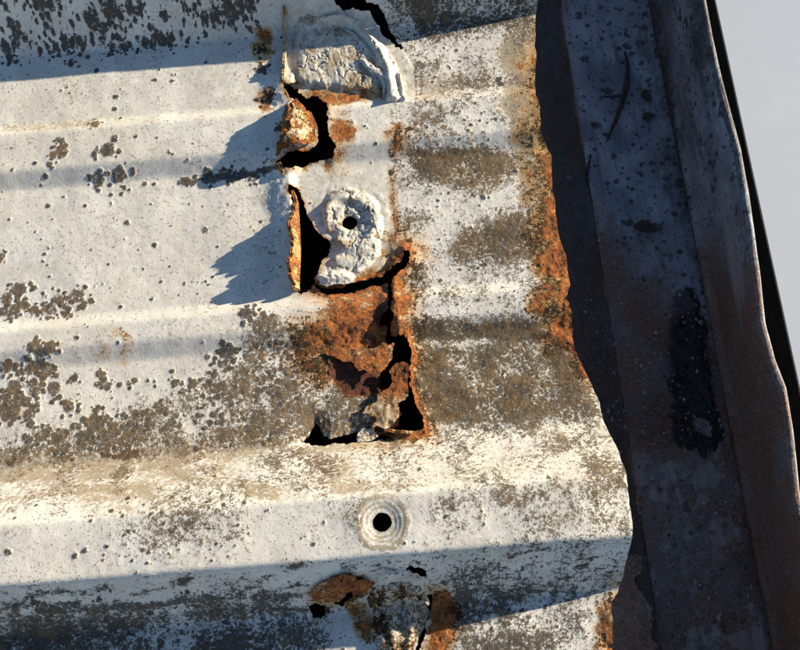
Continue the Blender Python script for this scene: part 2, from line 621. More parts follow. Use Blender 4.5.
# ---- rust
tear = np.minimum(np.minimum(HD['crack'], HD['strip']), HD['main'])
rust = 0.82 * np.exp(-np.clip(HD['crack'], 0, 99) / 4.0)
rust = np.maximum(rust, 0.48 * np.exp(-np.clip(np.minimum(HD['main'], HD['top'] + 2.0), 0, 99) / 2.0))
rust = np.maximum(rust, 0.45 * np.exp(-np.clip(HD['strip'], 0, 99) / 1.3))
rust = np.maximum(rust, 0.86 * region([(312, 312), (340, 300), (380, 290), (388, 300), (396, 275), (412, 270), (416, 300), (412, 330), (415, 360), (405, 400), (390, 390), (376, 380), (336, 362), (322, 345)], 11.0, 6.0))
rust = np.maximum(rust, 0.72 * region([(290, 325), (320, 315), (345, 330), (335, 375), (300, 380)], 8.0, 5.0))
rust = np.maximum(rust, 1.25 * region([(366, 296), (384, 288), (391, 300), (394, 322), (388, 336), (372, 334), (350, 340), (338, 338), (350, 326), (364, 318), (340, 322), (330, 334), (330, 344), (380, 346)], 4.0, 2.5))
rust = np.maximum(rust, 1.35 * region([(328, 356), (345, 360), (372, 372), (382, 372), (383, 386), (370, 395), (345, 396), (336, 385), (330, 372)], 1.0, 1.0))
rust = np.maximum(rust, 0.64 * region([(332, 118), (345, 122), (358, 128), (352, 142), (338, 146), (332, 152)], 3.5, 2.5))
rust = np.maximum(rust, 0.55 * region([(310, 88), (340, 92), (385, 88), (388, 98), (350, 104), (320, 108), (305, 97)], 2.0, 1.5))
rust = np.maximum(rust, 0.75 * region([(391, 122), (402, 122), (403, 150), (394, 155)], 2.6, 1.5))
rust = np.maximum(rust, 0.40 * region([(386, 165), (397, 165), (400, 215), (412, 245), (414, 262), (396, 262), (390, 230)], 2.0, 1.0))
rust = np.maximum(rust, 0.42 * region([(388, 236), (412, 240), (416, 262), (400, 264), (386, 256)], 2.0, 1.0))
rust = np.maximum(rust, 0.55 * region([(257, 34), (270, 30), (272, 60), (262, 62)], 3.0, 2.5))
rust = np.maximum(rust, 0.55 * region([(258, 88), (272, 88), (274, 112), (262, 112), (250, 98)], 3.0, 2.5))
rust = np.maximum(rust, 0.70 * region([(308, 590), (330, 580), (356, 578), (372, 584), (368, 600), (345, 606), (312, 622)], 4.0, 2.0))
rust = np.maximum(rust, 0.85 * region([(345, 602), (368, 600), (368, 636), (355, 628)], 4.0, 3.0))
rust = np.maximum(rust, 0.80 * region([(428, 590), (445, 588), (462, 606), (456, 630), (446, 668), (410, 668), (420, 640), (432, 610)], 4.0, 3.0))
rust = np.maximum(rust, 0.95 * region([(436, 592), (448, 590), (460, 608), (454, 622), (444, 626), (438, 612)], 1.5, 1.0))
rust = np.maximum(rust, 0.28 * region([(95, 320), (135, 330), (130, 372), (92, 372)], 4.0, 3.0) * (nzA > 0.5))
rust = np.maximum(rust, 0.42 * np.exp(-np.clip(HD['crack'], 0, 99) / 11.0))
rust = np.maximum(rust, 0.44 * np.exp(-np.clip(HD['main'], 0, 99) / 9.0) * sm(on(310, 120)[0], on(325, 120)[0], X))
rust = np.maximum(rust, 0.42 * spot(396, 140, 20, 1.6))
rust = np.maximum(rust, 0.36 * spot(262, 50, 16, 1.6))
rust = np.maximum(rust, 0.46 * spot(402, 248, 24, 1.6))
dE = edge_x(Y) - X
# orange band along the cut end
eb = np.interp(Y, [on(560, v)[1] for v in (650, 560, 470, 400, 375, 330, 290, 240, 200, 160, 110, 40, 0)],
               [0.72, 0.12, 0.05, 0.15, 0.68, 0.82, 0.86, 0.84, 0.74, 0.54, 0.46, 0.34, 0.08])
ew = np.interp(Y, [on(560, v)[1] for v in (650, 400, 300, 240, 140, 0)], [6.0, 4.5, 14.0, 12.0, 10.0, 6.0])
rust = np.maximum(rust, eb * np.clip(1.25 - dE / ew - (nzB - 0.5) * 1.1, 0, 1) ** 0.8)

# ---- dirt film
dirt = 0.10 + 0.25 * (nzD - 0.45)
dirt = np.maximum(dirt, 0.95 * sm(1.5, 0.5, dE / 12.0 + (nzB - 0.5) * 1.0) * np.interp(Y, [-60, -20, 0, 110, 125], [0.15, 0.6, 1, 1, 0.4]))
dirt = np.maximum(dirt, 0.75 * region([(-40, 452), (100, 446), (200, 440), (330, 425), (330, 440), (230, 462), (150, 470), (120, 485), (60, 480), (-40, 488)], 3.0, 3.0))
flank = sm(-36, -40, Y) * sm(-62, -56, Y)
dirt = np.maximum(dirt, flank * (0.32 + 1.2 * (fbm(X * 0.5 + Y * 0.4, Y, 6.0, 4, 41) - 0.42)) * sm(80, -20, X))
dirt = np.maximum(dirt, 0.55 * region([(400, 80), (470, 70), (470, 95), (420, 105)], 3, 3))
dirt = np.maximum(dirt, 0.6 * region([(310, 420), (420, 420), (420, 445), (310, 455)], 3, 2))
dirt = np.maximum(dirt, 0.40 * region([(60, 78), (80, 80), (78, 108), (66, 108)], 2, 2))
dirt = np.maximum(dirt, 0.5 * region([(0, 124), (45, 121), (100, 118), (100, 126), (40, 131), (0, 133)], 1.5, 1.5))

# ---- lichen: coverage fields
cov = np.full(X.shape, 0.0)
R_ALL = region([(396, -60), (545, -60), (545, 100), (575, 330), (620, 430), (640, 525), (620, 600), (620, 680), (455, 680), (470, 560), (420, 440), (412, 330), (398, 240), (392, 110)], 5, 5)
cov = np.maximum(cov, (0.34 - 0.14 * sm(-40, -62, Y) * sm(-95, -90, Y)) * R_ALL)
for c, soft, jag, pts in (
        (0.86, 2, 3.5, [(410, 152), (440, 141), (500, 139), (520, 158), (514, 186), (480, 190), (440, 186), (412, 182)]),
        (0.80, 3, 5, [(480, 215), (530, 205), (540, 250), (520, 272), (455, 266), (440, 245)]),
        (0.80, 3, 3, [(405, 312), (545, 314), (565, 345), (415, 348)]),
        (0.80, 3, 3, [(415, 340), (565, 340), (592, 390), (606, 418), (560, 424), (430, 430), (420, 410)]),
        (0.66, 3, 5, [(378, -40), (532, -40), (532, 30), (450, 46), (400, 50), (386, 20)]),
        (0.98, 2, 3, [(440, 14), (515, 10), (515, 28), (440, 32)]),
        (0.46, 4, 4, [(440, 492), (625, 470), (632, 512), (520, 524), (440, 520)]),
        (0.54, 4, 5, [(-40, 446), (40, 434), (100, 428), (130, 408), (180, 398), (215, 378), (250, 350), (300, 332), (330, 336), (345, 400), (330, 436), (280, 448), (200, 454), (100, 462), (-40, 470)]),
        (0.72, 3, 3, [(310, 375), (340, 385), (385, 395), (395, 430), (320, 440), (290, 440)]),
        (0.42, 4, 4, [(240, 345), (260, 315), (310, 312), (330, 330), (330, 380), (250, 385)]),
        (0.20, 3, 3, [(-40, 380), (30, 375), (45, 400), (30, 430), (-40, 440)]),
        (0.34, 6, 4, [(120, 508), (170, 500), (240, 498), (250, 540), (160, 560), (100, 562)]),
        (0.24, 4, 4, [(300, 496), (370, 486), (370, 540), (300, 545)]),
        (0.72, 2, 3, [(-40, 622), (100, 612), (230, 603), (330, 600), (330, 618), (230, 618), (100, 640), (100, 680), (-40, 680)]),
        (0.60, 4, 4, [(100, 625), (330, 610), (330, 680), (80, 680)]),
        (0.62, 3, 3, [(455, 585), (612, 575), (612, 604), (540, 602), (430, 645), (455, 610)]),
        (0.95, 1.2, 1.5, [(412, 318), (540, 320), (560, 340), (415, 344)]),
        (0.60, 4, 5, [(470, 630), (560, 620), (560, 680), (450, 680)]),
        (0.18, 4, 4, [(-40, 590), (640, 540), (620, 596), (-40, 625)])):
    cov = np.maximum(cov, c * region(pts, soft * 1.8, jag * 1.6))
cov = np.maximum(cov, 0.20 * flank)
dirt = np.maximum(dirt, 0.62 * sm(0.45, 0.85, cov + (nzB - 0.5) * 0.3))
fine = 0.5 * fbm(X, Y, 3.2, 4, 51, 0.65) + 0.5 * fbm(X, Y, 9.0, 4, 61, 0.6) - 0.5
lich = cov - 0.30 * (cov < 0.1) * 1.0 + fine * 1.2 + (nzB - 0.5) * 0.9 + (nzD - 0.5) * 0.5
lich = np.where(cov < 0.1, np.minimum(lich, -0.12 + fine), lich)
# streaky specks on the shaded lower flank
low = sm(-75, -79, Y) * sm(-92, -89, Y)
st = fbm(X * 0.28, Y, 1.6, 3, 71, 0.6)
lich = np.maximum(lich, low * (0.05 + 2.4 * (st - 0.5)))

# ---- lichen: single crusts, x, y, radius in photo pixels
SPOTS = [(95, 24, 9), (88, 20, 7), (108, 12, 9), (112, 4, 8), (120, 15, 6), (100, 28, 6), (130, 8, 7), (140, 6, 6), (165, 17, 5), (121, 28, 3), (131, 27, 3), (143, 26, 2),
         (103, 40, 5), (113, 50, 6), (122, 48, 6), (130, 46, 5), (145, 44, 7), (152, 46, 6), (163, 42, 9), (170, 45, 5), (157, 37, 5), (188, 42, 4), (137, 53, 3), (66, 48, 7),
         (72, 44, 5), (80, 43, 6), (56, 47, 3), (50, 53, 4), (71, 64, 6), (80, 67, 3), (80, 55, 4), (10, 58, 6), (5, 47, 8), (15, 40, 7), (25, 38, 5), (12, 24, 6), (45, 34, 3),
         (50, 40, 3), (60, 23, 2), (53, 57, 3), (40, 2, 10), (50, 4, 7), (97, 71, 4), (205, 18, 6), (215, 17, 7), (225, 12, 8), (232, 20, 6), (240, 8, 9), (250, 5, 8), (228, 4, 8),
         (185, 6, 5), (195, 8, 4), (156, 80, 3), (172, 81, 3), (116, 97, 4), (115, 109, 3), (95, 124, 7), (60, 140, 5), (62, 152, 8), (54, 154, 6), (50, 164, 4), (35, 163, 3),
         (108, 150, 10), (99, 180, 8), (120, 175, 9), (46, 176, 3), (186, 181, 5), (207, 178, 9), (225, 175, 8), (240, 176, 6), (255, 178, 6), (265, 172, 5), (145, 184, 4),
         (155, 184, 3), (122, 194, 3), (111, 195, 3), (130, 190, 2), (48, 206, 3), (127, 223, 4), (136, 137, 2), (170, 153, 2), (12, 148, 2), (155, 245, 3), (205, 230, 4),
         (125, 239, 2), (91, 250, 2), (45, 254, 2), (43, 262, 3), (48, 265, 2), (2, 257, 5), (20, 289, 9), (7, 298, 8), (15, 310, 8), (25, 305, 6), (35, 310, 6), (50, 309, 9),
         (57, 300, 7), (66, 314, 5), (78, 296, 10), (73, 301, 6), (3, 312, 6), (121, 307, 3), (32, 346, 6), (40, 350, 6), (50, 346, 7), (36, 345, 5), (47, 352, 5), (77, 338, 3),
         (40, 368, 11), (30, 370, 7), (48, 372, 6), (6, 367, 8), (75, 378, 5), (100, 374, 5), (105, 380, 5), (108, 386, 5), (98, 384, 4), (120, 385, 4), (135, 381, 4), (148, 381, 3),
         (176, 383, 5), (193, 385, 6), (35, 390, 8), (34, 385, 5), (55, 388, 8), (14, 385, 7), (5, 400, 9), (15, 405, 10), (25, 402, 8), (30, 415, 8), (10, 415, 9), (70, 408, 7),
         (95, 423, 10), (53, 402, 3), (103, 408, 3), (245, 313, 8), (227, 355, 10), (223, 362, 7), (262, 325, 12), (208, 357, 4), (215, 375, 4), (206, 385, 4), (58, 440, 9), (40, 437, 7), (110, 437, 14), (125, 440, 12),
         (165, 410, 6), (262, 70, 8), (268, 100, 8), (260, 50, 6), (280, 128, 5), (8, 552, 4), (75, 556, 3), (85, 550, 3), (15, 611, 5), (95, 612, 4), (392, 172, 4), (500, 84, 5),
         (448, 12, 8), (498, 80, 5), (172, 371, 3)]
rs = np.random.RandomState(5)
discs = []
for (u, v, r) in SPOTS:
    c = on(u, v)
    R = r / (3.9 if v < 75 else 3.3)
    dark = 0.95 if v < 75 else (0.75 if v < 200 or r <= 3 else 0.3)  # crusts inside the upper rib's shadow coloured darker for that shade
    if (u, v) in ((245, 313), (227, 355), (223, 362), (40, 368), (163, 42), (99, 180), (207, 178), (225, 175), (240, 176), (255, 178), (262, 70)):
        dark = 0.95
    if (u, v) in ((62, 152), (54, 154), (50, 164), (32, 346), (40, 350), (50, 346), (36, 345), (47, 352), (95, 124), (50, 309), (35, 310), (66, 314)):
        dark = 0.1
    discs.append((c[0], c[1], R, dark))
    if r >= 5:                                        # crusts break up into lobes and satellites
        for k in range(int(r * 1.1)):
            a = rs.rand() * 6.28
            q = R * (0.9 + 0.9 * rs.rand())
            discs.append((c[0] + q * math.cos(a), c[1] + q * math.sin(a), R * (0.16 + 0.30 * rs.rand()), dark))


def near(arr, x, y):
    j = int(np.clip(np.searchsorted(xs, x), 0, len(xs) - 1))
    i = int(np.clip(np.searchsorted(ys, y), 0, len(ys) - 1))
    return arr[i, j]


n_try = 15000
for k in range(n_try):
    x, y = -146 + 205 * rs.rand(), -114 + 254 * rs.rand()
    c = near(cov, x, y)
    p = 0.03 if c < 0.3 else 0.12 + (c - 0.30) * 0.6
    if x < -35 and y > -36:
        p *= 0.45 + (0.8 if y > 100 else 0)
    if rs.rand() < p:
        r = 0.24 + 0.5 * rs.rand() ** 2 + (0.9 * rs.rand() if c > 0.58 and rs.rand() < 0.35 else 0)
        discs.append((x, y, r, 0.55 if c < 0.3 else (0.15 if rs.rand() < 0.8 else 0.85)))
DOTS = [(330, 0.95, [(-5, -20), (270, -20), (255, 38), (160, 50), (90, 62), (-5, 70)], 0.9), (220, 0.4, [(-5, 375), (110, 380), (200, 380), (260, 320), (300, 340), (200, 420), (100, 440), (-5, 440)], 1.1),
        (60, 0.3, [(-5, 285), (90, 290), (80, 318), (-5, 320)], 0.8), (90, 0.7, [(110, 495), (250, 495), (250, 560), (90, 565)], 0.55), (90, 0.6, [(-5, 70), (285, 75), (285, 300), (-5, 300)], 0.42),
        (1500, 0.35, [(-5, 440), (130, 415), (220, 375), (260, 340), (330, 335), (330, 436), (200, 452), (-5, 465)], 1.2), (220, 0.8, [(-5, 600), (300, 585), (300, 660), (-5, 660)], 0.7), (160, 0.7, [(455, 560), (620, 550), (610, 600), (455, 640)], 0.5)]
for n_, dk, pts, rmax in DOTS:
    P = np.array(pts, float)
    k = 0
    cen = [(rs.uniform(P[:, 0].min(), P[:, 0].max()), rs.uniform(P[:, 1].min(), P[:, 1].max())) for _ in range(14)]
    while k < n_:
        if rs.rand() < 0.6:
            cx, cy = cen[rs.randint(14)]
            u, v = cx + rs.randn() * 16, cy + rs.randn() * 9
        else:
            u, v = rs.uniform(P[:, 0].min(), P[:, 0].max()), rs.uniform(P[:, 1].min(), P[:, 1].max())
        k += 1
        if sdf(P, np.array([u]), np.array([v]))[0] > 0:
            continue
        c = on(u, v)
        discs.append((c[0], c[1], 0.22 + rmax * rs.rand() ** 2.2, float(np.clip(dk + rs.randn() * 0.25, 0, 1))))
ldark = np.full(X.shape, 0.15)
ldark = np.where((Y > 100) | (Y < -75), 0.8, ldark)  # lichen tone darkened in the two bands that the ribs shade
nl = fbm(X, Y, 1.3, 3, 91, 0.6) - 0.5
nl2 = nzA - 0.5
for (x, y, r, dk) in discs:
    j0, j1 = np.searchsorted(xs, [x - 1.7 * r - 0.7, x + 1.7 * r + 0.7])
    i0, i1 = np.searchsorted(ys, [y - 1.7 * r - 0.7, y + 1.7 * r + 0.7])
    if j1 <= j0 or i1 <= i0:
        continue
    s_ = (slice(i0, i1), slice(j0, j1))
    d = np.hypot(X[s_] - x, Y[s_] - y)
    d = d + nl[s_] * (r * 0.4 + 0.35) + nl2[s_] * r * 0.3
    v = sm(r * 1.15 + 0.12, r * 0.72 - 0.12, d)
    lich[s_] = np.maximum(lich[s_], -0.1 + v * (1.05 - 0.3 * sm(0.5, 0.62, nzC[s_]) * (r > 1.2)))
    core = np.clip(1.15 - d / (r + 0.05), 0, 1) if r > 0.8 else 0.7
    ldark[s_] = np.where(v > 0.05, np.clip(dk * (0.5 + 0.8 * core) + 0.25 * (core - 0.5), 0, 1), ldark[s_])
ldark = np.where((X > -25) & (Y < 100) & (Y > -75), ldark * 0.75 + 0.45 * sm(0.46, 0.66, fbm(X, Y, 5.0, 4, 131, 0.6)), ldark)
# a tide line of dark crust in the swage, and along the foot of the rib
for pts, w, n in (([(182, 182), (205, 180), (240, 176), (262, 173), (283, 168)], 1.5, 40), ([(0, 610), (60, 612), (150, 606), (230, 598), (300, 596)], 0.9, 0)):
    L = poly(pts)
    d, _ = linedist(L, X, Y)
    lich = np.maximum(lich, (1.1 * sm(w * 1.6, w * 0.2, d + (nzA - 0.5) * 4.0) - 0.2) if n else (1.0 * sm(w * 2.5, 0, d + (nzB - 0.5) * 5) - 0.25))
lich -= sm(0.50, 0.95, rust) * 0.75

# ---- sealant
SEAL_A = poly([(312, 205), (322, 188), (345, 182), (368, 184), (384, 196), (391, 215), (388, 245), (386, 266), (370, 276), (345, 284), (326, 288), (316, 282), (322, 262), (330, 245), (316, 225)])
SEAL_B = poly([(286, 14), (300, 4), (330, 2), (360, 8), (382, 26), (400, 48), (412, 66), (414, 98), (388, 102), (360, 100), (330, 98), (302, 92), (288, 84), (286, 50)])
sA = local(sdf, SEAL_A, X, Y, 12, 99.0)
sB = local(sdf, SEAL_B, X, Y, 12, 99.0)
sealant = np.maximum(sm(2.0, -2.0, sA), sm(2.5, -1.0, sB))
sealant = np.maximum(sealant, 0.5 * region([(305, 165), (390, 160), (395, 285), (315, 285), (335, 245), (312, 215)], 3, 2))
lich -= 0.5 * sm(0.3, 0.8, sealant)
# worn washer seat round the empty screw hole on the rib
seat = sm(8.6, 7.4, dS2 + (nzA - 0.5) * 1.2)
lich -= 0.12 * seat
dirt = np.maximum(dirt, seat * (0.42 + 0.20 * np.sin(dS2 * 4.4 + nzA * 3)))
dirt = np.maximum(dirt, 0.7 * sm(2.2, 0.2, np.abs(dS2 - 7.4 + (nzB - 0.5) * 3)) * sm(0.4, 0.55, nzA))
dirt = np.maximum(dirt, 0.5 * sm(5, 1, np.hypot(X - SCREW2[0] + 1, (Y - SCREW2[1] - 9.0) * 1.8) + (nzA - 0.5) * 4))
dirt = np.where(sealant > 0.5, dirt * 0.6 + 0.1 * nzA, dirt)

# ---- relief
Z = BASE.copy()
Z += (nzD - 0.5) * 0.7 + (nzB - 0.5) * 0.16 + (nzA - 0.5) * 0.08
Z += np.clip(lich, 0, 1) * (0.06 + 0.30 * nzC)
Z += sm(0.35, 0.8, rust) * (fbm(X, Y, 4.0, 4, 101, 0.6) - 0.45) * 1.6
Z += 0.25 * seat * (1 - sm(2.6, 6.8, dS2)) * -2.0 + seat * 0.07 * np.sin(dS2 * 4.4 + nzA * 3) * nzB * 1.6 + 0.10 * sm(0.9, 0.1, np.abs(dS2 - 7.7)) * (0.4 + nzA)
# torn margins bent up or down
Z += 1.2 * np.exp(-np.clip(HD['main'], 0, 99) / 3.0) * sm(on(322, 120)[0], on(332, 120)[0], X) * nzB
Z -= 2.5 * np.exp(-np.clip(HD['crack'], 0, 99) / 5.0) * sm(on(392, 330)[0], on(380, 330)[0], X) * sm(on(330, 300)[1], on(340, 330)[1], Y)
Z += 1.6 * np.exp(-np.clip(HD['crack'], 0, 99) / 3.0) * sm(on(391, 330)[0], on(400, 330)[0], X)
Z -= 2.0 * np.exp(-np.clip(HD['fold'], 0, 99) / 3.0) * sm(on(340, 446)[1], on(340, 430)[1], Y)
Z += sm(0.4, 0.9, sealant) * ((fbm(X, Y, 6.0, 4, 111, 0.6) - 0.4) * 0.6)
zleft = sm(14, 0, HD['strip']) * sm(on(304, 240)[0], on(292, 240)[0], X)
Z += zleft ** 2 * 2.2 * sm(on(290, 292)[1], on(290, 270)[1], Y)
zl2 = sm(12, 0, HD['main']) * sm(on(306, 130)[0], on(292, 130)[0], X) * sm(on(290, 184)[1], on(290, 168)[1], Y)
Z += zl2 ** 2 * 2.0
# ends of the ribs are a little flattened where the sheet was cut
Z -= sm(16, 0, dE) * BASE * 0.06
Z += sm(5, 0, dE) * (fbm(X * 0.3, Y, 16.0, 3, 121) - 0.55) * 2.2 * sm(20, 12, BASE)

ATT = dict(rust=np.clip(rust, 0, 1.4) - 0.3 * sm(0.25, 0.0, rust), lichen=lich, dirt=np.clip(dirt, 0, 1), ldark=ldark, sealant=sealant)
sheet = grid_mesh('sheet', X, Y, Z, M_SHEET, roof, hole, ATT, 0.55)


def zs(x, y):
    """height of the finished sheet near x, y"""
    return near(Z, x, y)


# ---- separate torn pieces: flakes of the sheet that have lifted
def flake(name, pts, lift, seed, rust_, lich_=0.0, dirt_=0.2, seal_=0.0, step=0.3, warp=1.6, thick=0.45, relief=0.8, ldk=0.3, jag=1.0):
    """pts photo outline; lift(x, y, d) -> height in mm above the pan (d = distance in from the outline)"""
    P = poly(pts)
    gx = np.arange(P[:, 0].min() - 2, P[:, 0].max() + 2, step)
    gy = np.arange(P[:, 1].min() - 2, P[:, 1].max() + 2, step)
    A, B = np.meshgrid(gx, gy)
    na = fbm(A, B, 3.0, 4, seed)
    nb = fbm(A, B, 3.0, 4, seed + 7)
    nc = fbm(A, B, 1.3, 3, seed + 13)
    d = sdf(P, A + (na - 0.5) * warp * 1.4, B + (nb - 0.5) * warp * 1.4) + (nc - 0.5) * 0.5 * jag
    z = profile(B) + lift(A, B, -d) + (na - 0.5) * relief + (nc - 0.5) * relief * 0.4
    f = lambda q: q(A, B, -d, na) if callable(q) else np.full(A.shape, q)
    return grid_mesh(name, A, B, z, M_SHEET, roof, -d, dict(rust=f(rust_), lichen=f(lich_), dirt=f(dirt_), ldark=f(ldk), sealant=f(seal_)), thick)


cA = on(360, 362)
o = flake('rust_flake', [(325, 351), (335, 358), (345, 363), (352, 363), (360, 372), (370, 374), (377, 378), (382, 374), (390, 362), (395, 352), (394, 346), (386, 344), (372, 350), (352, 350), (338, 350)],
          lambda x, y, d: 1.6 + 0.10 * (cA[1] - y) + 0.05 * (x - cA[0]), 201, 0.72)
o['label'] = 'orange rust flake with jagged lower edge beside the crack'
cB = on(392, 395)
o = flake('rust_flake', [(389, 372), (397, 364), (405, 364), (411, 367), (410, 376), (407, 386), (409, 395), (406, 402), (400, 404), (401, 414), (395, 425), (386, 431), (375, 426), (378, 419), (361, 413), (368, 405), (376, 402), (380, 394), (390, 389), (391, 380)],
          lambda x, y, d: 1.4 + 0.03 * (x - cB[0]) + 0.04 * (y - cB[1]), 221,
          lambda x, y, d, n: 0.5 * sm(cB[1] - 4, cB[1] + 3, y) + 0.34, 0.1,
          lambda x, y, d, n: 0.55 + 0 * x, lambda x, y, d, n: sm(cB[1] + 3, cB[1] - 2, y) * 0.5)
o['label'] = 'curled flake, orange above and whitish below, in the crack'
o = flake('rust_flake', [(356, 432), (362, 428), (374, 430), (374, 440), (358, 441)], lambda x, y, d: -0.4 + 0 * x, 231, 0.05, 0.25, 0.45, 0.6)
# torn piece left standing in the big hole
cC = on(300, 138)
o = flake('torn_tongue', [(292, 114), (300, 109), (305, 113), (311, 117), (316, 124), (318, 136), (316, 144), (308, 150), (296, 153), (284, 158), (277, 164), (281, 150), (287, 136), (291, 124)],
          lambda x, y, d: 2.0 + 5.0 * sm(cC[0] + 8, cC[0] - 8, x) + 1.6 * np.cos((x - cC[0]) * 0.35), 241,
          lambda x, y, d, n: 0.30 + 0.45 * sm(3.6, 0.3, d + (n - 0.5) * 5.0), 0.22, 0.6, 0.8, relief=1.8)
o['label'] = 'white tongue of torn sheet with rusty rim in the upper hole'
# peeled layer next to the screw hole
cD = on(335, 282)
o = flake('sealant_flake', [(317, 277), (330, 270), (345, 272), (358, 277), (352, 283), (340, 287), (326, 290), (319, 287)],
          lambda x, y, d: 1.6 + 1.2 * sm(0, 3, d), 251, 0.0, 0.0, 0.12, 0.6, relief=1.2)


def flap(name, pts, hts, lean, seed, rust_, seal_=0.3, n=110, rows=9, thick=0.6):
    """a strip of sheet standing up along a tear: foot given by photo points, hts = heights along it, lean = x, y shift per mm of height"""
    L = poly(pts)
    seg = np.concatenate([[0], np.cumsum(np.hypot(*np.diff(L, axis=0).T))])
    s = np.linspace(0, seg[-1], n)
    bx, by = np.interp(s, seg, L[:, 0]), np.interp(s, seg, L[:, 1])
    h = np.interp(s, np.linspace(0, seg[-1], len(hts)), hts) * np.clip(0.02 + 1.9 * fbm(s, s * 0 + seed, 5.0, 5, seed, 0.65), 0.15, 1.6)
    t = np.linspace(0, 1, rows)[:, None]
    wob = (fbm(s[None] + t * 3, t * 4 + seed, 3.0, 3, seed + 3) - 0.5) * 1.1
    hz = t * h[None]
    A = bx[None] + lean[0] * hz + wob * t + 0.5 * np.sin(t * 2.6) * (0.4 + 0.6 * np.sin(s[None] * 0.7))
    B = by[None] + lean[1] * hz + wob * 0.3 * t
    zb = np.array([profile(b) for b in by])
    Zz = zb[None] - 0.8 + hz + 0.6 * t
    r = rust_ + (fbm(A, Zz, 3.0, 3, seed + 9) - 0.5) * 0.5
    # give the strip real thickness: front and back skins
    me_o = grid_mesh(name, A, B, Zz, M_SHEET, roof, None, dict(rust=r, lichen=0.05, dirt=0.75, ldark=0.3, sealant=seal_), 0.25)
    md = me_o.modifiers.new('thickness', 'SOLIDIFY')
    md.thickness = thick * MM
    return me_o


o = flap('torn_flap', [(292, 192), (297, 203), (298, 225), (299, 250), (298, 275), (298, 291)], [0.8, 3.0, 6.0, 7.0, 7.2, 4.5], (-0.28, 0.0), 301, 0.42, 0.6)
o['label'] = 'brown strip of torn sheet standing up left of the long hole'
o = flap('torn_flap', [(286, 10), (285, 30), (286, 60), (285, 84)], [2.0, 3.2, 3.4, 3.0], (-0.15, 0.0), 311, 0.12, 0.8)
o = flap('torn_flap', [(285, 92), (291, 104), (292, 118), (286, 138), (280, 154)], [2.0, 3.6, 5.2, 5.2, 2.0], (-0.35, 0.0), 321, 0.5)
o = flap('torn_flap', [(279, 164), (284, 172), (290, 184)], [1.0, 2.6, 1.2], (-0.3, 0.0), 331, 0.42, n=50)
o = flap('torn_flap', [(384, 431), (398, 434), (414, 435), (425, 431)], [0.8, 1.2, 1.6, 1.0], (0.0, 0.3), 341, 0.5, n=50)


# ---- sealant lumps
def lump(name, pts, height, seed, crater=None, ridge=1.0, dirt_=0.25, rust_=0.0, seal_=1.0, step=0.3, ldk=0.3, lich_=0.0, feather=1.2):
    P = poly(pts)
    gx = np.arange(P[:, 0].min() - 2, P[:, 0].max() + 2, step)
    gy = np.arange(P[:, 1].min() - 2, P[:, 1].max() + 2, step)
    A, B = np.meshgrid(gx, gy)
    na = fbm(A, B, 4.0, 5, seed, 0.6)
    nb = fbm(A, B, 4.0, 4, seed + 7)
    d = -sdf(P, A + (na - 0.5) * 3.0, B + (nb - 0.5) * 3.0)
    rd = 1 - np.abs(2 * fbm(A + nb * 4, B + na * 4, 5.0, 4, seed + 21, 0.55) - 1) * 2.2
    fold = fbm(A + nb * 5, B + na * 5, 7.0, 3, seed + 31, 0.5)
    crease = np.exp(-((fold - 0.5) / 0.022) ** 2) + 0.7 * np.exp(-((fold - 0.62) / 0.016) ** 2)
    fold2 = fbm(A + na * 3, B + nb * 3, 2.4, 3, seed + 41, 0.5)
    crease = np.clip(crease + 0.6 * np.exp(-((fold2 - 0.5) / 0.03) ** 2) * sm(0.45, 0.6, nb), 0, 1)
    z = profile(B) + height(A, B, d) + sm(0.0, 2.0, d) * (rd * 0.14 * ridge - crease * 0.45 + (fold2 - 0.5) * 0.2 * ridge + (fold - 0.5) * 1.1 * ridge)
    hf = d + 0.0
    z = np.where(d < feather, z * sm(0, feather, d) + (profile(B) - 0.5) * (1 - sm(0, feather, d)), z)
    if crater is not None:
        q = np.hypot(A - crater[0], B - crater[1])
        hf = np.minimum(hf, q - crater[2] + (nb - 0.5) * 0.9)
    f = lambda q: q(A, B, d, na) if callable(q) else np.full(A.shape, q)
    L_ = np.maximum(f(lich_) - 0.15, crease * 0.55 - 0.1)
    return grid_mesh(name, A, B, z, M_SHEET, roof, hf, dict(rust=f(rust_), lichen=L_, dirt=f(dirt_), ldark=np.maximum(f(ldk), 0.6 * crease), sealant=f(seal_)), 0.6)


